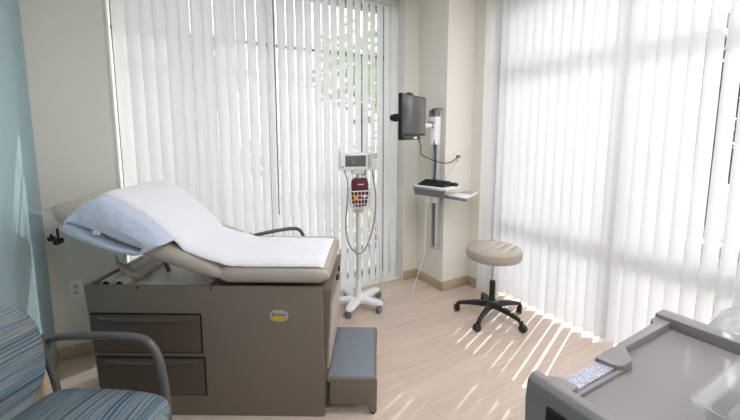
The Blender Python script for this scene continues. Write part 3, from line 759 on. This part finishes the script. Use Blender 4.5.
# keyboard shelf: front edge from (2.00,2.69) to (2.09,2.38)
SZ = 1.02
fa, fb = Vector((2.00 - PX, 2.69 - PY, 0)), Vector((2.095 - PX, 2.375 - PY, 0)); fd = (fb - fa).normalized(); fn = Vector((-fd.y, fd.x, 0))
if fn.x < 0: fn = -fn
def sh(u, v, z): return fa + fd * u + fn * v + Vector((0, 0, z))
LW = (fb - fa).length
def hexa(mb, c8): mb._add(c8, [(0, 3, 2, 1), (4, 5, 6, 7), (0, 1, 5, 4), (1, 2, 6, 5), (2, 3, 7, 6), (3, 0, 4, 7)])
b = MB(); b.prism([(x - PX, y - PY) for x, y in ((2.0, 2.69), (2.092, 2.375), (2.36, 2.455), (2.33, 2.565), (2.262, 2.575), (2.262, 2.70))], SZ - .018, SZ, 'z', .003)
b.build('keyboard_shelf', M['white'], t)
b = MB(); hexa(b, [sh(-.002, .03, SZ - .085), sh(LW - .03, .03, SZ - .085), sh(LW - .03, .045, SZ - .085), sh(-.002, .045, SZ - .085), sh(-.004, -.004, SZ - .006), sh(LW + .004, -.004, SZ - .006), sh(LW + .004, .012, SZ - .006), sh(-.004, .012, SZ - .006)])
b.build('shelf_fascia', M['steel_grey'], t)
TZ = .95
b = MB(); b.prism([(x - PX, y - PY) for x, y in ((2.152, 2.447), (2.196, 2.226), (2.56, 2.44), (2.54, 2.545), (2.27, 2.545))], TZ - .012, TZ, 'z', .003)
mt = b.build('mouse_tray', M['white'], t)
def edge_(p, q, w_):
    p, q = Vector(p), Vector(q); d_ = (q - p).normalized(); n_ = Vector((d_.y, -d_.x)) * w_
    return [(v.x - PX, v.y - PY) for v in (p, q, q + n_, p + n_)]
b = MB(); b.prism(edge_((2.152, 2.447), (2.196, 2.226), -.012), TZ - .022, TZ + .002, 'z'); b.build('tray_edge', M['steel_grey'], mt)
b = MB(); b.prism([(x - PX, y - PY) for x, y in ((2.40, 2.37), (2.53, 2.445), (2.515, 2.53), (2.36, 2.50))], TZ, TZ + .004, 'z', .001)
b.build('mouse_pad', M['lblgrey'], mt)
b = MB(); b.box(-.06, -.03, -.22, -.04, TZ - .03, TZ - .012, .003); b.box(-.06, -.03, -.07, -.04, TZ - .03, SZ - .03, .003); b.build('tray_arm', M['steel_grey'], mt)
b = MB(); b.box(-.20, -.02, -.05, .02, SZ - .11, SZ - .075, .006); b.box(-.10, -.02, -.045, .035, SZ - .17, SZ - .02, .006); b.build('shelf_bracket', M['white'], t)
b = MB(); b.lathe([(0, SZ - .17), (.022, SZ - .17), (.026, SZ - .13), (.022, SZ - .10), (0, SZ - .10)], 14, (-.14, -.02, 0)); b.build('height_knob', M['white'], t)
# cables of the station
b = MB(); b.tube(bez([(mc.x + .05, mc.y + .0, 1.46), (mc.x + .14, mc.y + .08, 1.38), (-.26, -.09, 1.30), (-.10, -.12, 1.235), (.02, -.13, 1.225), (.125, -.118, 1.265)], 8), .0042, 8); b.build('power_cord', M['black'], t)
b = MB(); b.tube(bez([(-.10, -.05, 1.53), (-.115, -.07, 1.42), (-.095, -.06, 1.35), (-.075, -.055, 1.22), (-.09, -.05, 1.04)], 8), .0045, 8); b.build('video_cable', M['black'], t)
b = MB(); b.tube(bez([(.14, -.10, 1.25), (.09, -.125, 1.20), (-.0, -.14, 1.12), (-.05, -.12, 1.04)], 8), .0028, 8); b.build('charger_cord', M['offwhite'], t)
# white lead hanging from the shelf to the floor
b = MB(); b.tube(bez([(2.12, 2.655, .915), (2.105, 2.64, .70), (2.11, 2.65, .40), (2.06, 2.66, .22), (2.0, 2.66, .07), (1.94, 2.60, .006), (1.90, 2.66, .004), (1.87, 2.78, .004), (1.80, 2.86, .004)], 10), .0032, 8)
tag(b.build('power_lead', M['white']), 'white lead hanging from the keyboard shelf and curling over the floor', 'cable')
# keyboard and mouse on the shelf
kb = thing('keyboard', 'black keyboard lying on the white wall-mounted shelf', 'keyboard', Vector((PX, PY, 0)) + sh(LW * .42, .125, SZ), math.atan2(fd.y, fd.x) + R(-14))
b = MB(); b.prism([(-.065, 0), (.065, 0), (.065, .045), (-.065, .012)], -.135, .135, 'x', .002); b.build('keyboard_case', M['black'], kb)
b = MB()
for r_ in range(5):
    for c_ in range(15):
        x = -.124 + c_ * .0172; y = -.052 + r_ * .022; z = .0125 + (y + .065) / .13 * .033
        b.box(x, x + .0145, y, y + .018, z, z + .004)
b.build('keys', M['charcoal'], kb)
kb.rotation_euler = (0, 0, math.atan2(fd.y, fd.x))
b = MB(); b.lathe([(0, 0), (.028, 0), (.030, .012), (.022, .026), (0, .031)], 20)
for v in b.bm.verts: v.co.y *= 1.6
mo_ = b.build('computer_mouse', M['black'], loc=Vector((PX, PY, 0)) + sh(LW * .85, .235, SZ)); tag(mo_, 'black mouse beside the keyboard on the wall shelf', 'mouse')

# outlets
def outlet(label, loc, rz):
    t = thing('wall_outlet', label, 'wall outlet', loc, rz)
    b = MB(); b.box(-.036, .036, -.006, 0, -.058, .058, .003); pl_ = b.build('face_plate', M['white'], t)
    for z in (-.021, .021):
        b = MB(); b.box(-.016, .016, -.0085, -.004, z - .014, z + .014, .002); s_ = b.build('socket', M['offwhite'], t)
        b = MB(); b.box(-.008, -.005, -.0092, -.0080, z - .004, z + .006); b.box(.005, .008, -.0092, -.0080, z - .004, z + .006); b.build('slots', M['dark'], s_)
    return t
outlet('white wall outlet behind the head end of the exam table', (-0.515, 3.0, .47), 0)
outlet('white wall outlet on the corner column with the monitor cord plugged in', (2.412, 2.58, 1.255), 0)
b = MB(); b.box(2.396, 2.426, 2.545, 2.5714, 1.262, 1.288, .004); tag(b.build('power_plug', M['steel_grey']), 'grey plug in the outlet on the corner column', 'plug')

# grey cord on the floor by the table's head
b = MB(); b.tube(bez([(-.50, 2.35, .005), (-.47, 2.18, .005), (-.36, 2.25, .005), (-.24, 2.36, .005), (-.18, 2.42, .006)], 10), .0055, 8)
b.tube(bez([(-.24, 2.36, .006), (-.26, 2.50, .006), (-.16, 2.56, .006), (-.12, 2.50, .006)], 10), .003, 8)
tag(b.build('floor_cord', M['cordgrey']), 'grey power cord curling on the floor between armchair and exam table', 'cable')

# ------------------------------------------------------------------ supply cart at the right
ct = thing('medical_cart', 'grey moulded medical cart with raised rim in the lower right corner', 'cart', (1.01, 0.14, 0))
def cx(mb): mb.bm.transform(Matrix.Translation((-1.01, -0.14, 0))); return mb
b = MB(); b.box(.735, 1.30, -.20, .455, .10, .875, .01); cx(b).build('cabinet', M['cartd'], ct)
b = MB(); b.box(.73, 1.32, -.22, .47, .872, .930, .010); cx(b).build('top', M['cart'], ct)
# near bumper with rounded top
b = MB(); b.prism([(.700, .80), (.742, .80), (.742, .945), (.732, .956), (.712, .957), (.700, .945), (.695, .90)], -.24, .500, 'y', .004); cx(b).build('front_bumper', M['cart'], ct)
# rim along the window side
b = MB()
b.prism([(.735, .485), (.768, .462), (.768, .421), (.735, .421)], .90, .948, 'z', .003)
b.prism([(.905, .464), (1.225, .474), (1.24, .488), (1.32, .488), (1.32, .448), (1.018, .448), (.972, .410), (.93, .410), (.915, .425)], .90, .950, 'z', .004)
b.prism([(.735, .423), (.972, .418), (.972, .410), (.735, .412)], .90, .938, 'z', .002)
cx(b).build('rim', M['cart'], ct)
b = MB(); b.prism([(.768, .461), (.910, .461), (.915, .424), (.768, .424)], .90, .940, 'z', .001); cx(b).build('textured_strip', M['strip'], ct)
b = MB(); b.box(1.268, 1.322, -.24, .490, .90, .962, .006); cx(b).build('far_rail', M['cart'], ct)
b = MB(); b.box(.690, .7005, .385, .445, .86, .915, .003); cx(b).build('lock_recess', M['dark'], ct)
b = MB(); b.tube(bez([(.692, .38, .905), (.672, .34, .902), (.664, .25, .895), (.672, .10, .89), (.692, .04, .89)], 6), .007, 8); cx(b).build('front_handle', M['black'], ct)
for k in range(4):
    z0 = .14 + k * .165; b = MB(); b.box(.724, .737, -.18, .435, z0, z0 + .155, .004); d = cx(b).build('drawer', M['cart'], ct)
    b = MB(); b.box(.708, .726, .02, .24, z0 + .11, z0 + .125, .004); cx(b).build('drawer_pull', M['cartd'], d)
for x, y in ((-.22, -.26), (-.22, .26), (.22, -.26), (.22, .26)): caster(ct, x, y, R(30), .042, mw=M['steel_grey'], mf=M['steel_grey'], top=.105)

# clear tub on the cart
tb2 = thing('plastic_tub', 'clear plastic tub standing on the grey cart top', 'tub', (1.0, 0.10, .930))
def rr(w, d, z, rc=.02, n=5):
    o = []
    for sx_, sy_, a0 in ((1, 1, 0), (-1, 1, 90), (-1, -1, 180), (1, -1, 270)):
        for k in range(n):
            a = R(a0 + 90 * k / (n - 1)); o.append(Vector((sx_ * (w - rc) + math.cos(a) * rc, sy_ * (d - rc) + math.sin(a) * rc, z)))
    return o
b = MB(); b.loft([rr(.165, .125, .0), rr(.175, .135, .070), rr(.190, .150, .078), rr(.192, .152, .088), rr(.186, .146, .088), rr(.180, .140, .082), rr(.168, .128, .074), rr(.158, .118, .006)], cap=True)
b.build('tub_body', M['clearp'], tb2)
b = MB(); b.loft([rr(.150, .110, .060), rr(.150, .110, .066), rr(.11, .07, .078), rr(.10, .06, .078)], cap=True); b.build('inner_tray', M['clearp'], tb2)

# waste bin lined with a clear bag behind the cart
bn = thing('waste_bin', 'grey bin lined with a puffed clear plastic bag behind the cart', 'bin', (1.63, 0.26, 0))
b = MB(); b.loft([rr(.13, .15, 0), rr(.16, .18, .70), rr(.17, .19, .71), rr(.17, .19, .73), rr(.155, .175, .73), rr(.125, .145, .02)], cap=True); b.build('bin_body', M['offwhite'], bn)
b = MB(); rings = []
for i, (w_, z) in enumerate(((.178, .60), (.180, .735), (.186, .78), (.190, .82), (.170, .88), (.125, .93), (.06, .955), (.01, .96))):
    rings.append([Vector((w_ * math.cos(a) * (1 + .22 * noise.noise(Vector((math.cos(a) * 5, math.sin(a) * 5, z * 14)))), w_ * 1.12 * math.sin(a) * (1 + .12 * noise.noise(Vector((math.cos(a) * 3, math.sin(a) * 3, 7 + z * 9)))), z + (.03 * noise.noise(Vector((math.cos(a) * 4, math.sin(a) * 4, z * 5))) if z > .8 else 0))) for a in [2 * PI * j / 48 for j in range(48)]])
b.loft(rings, cap=False); b.build('bag_liner', M['bag'], bn)
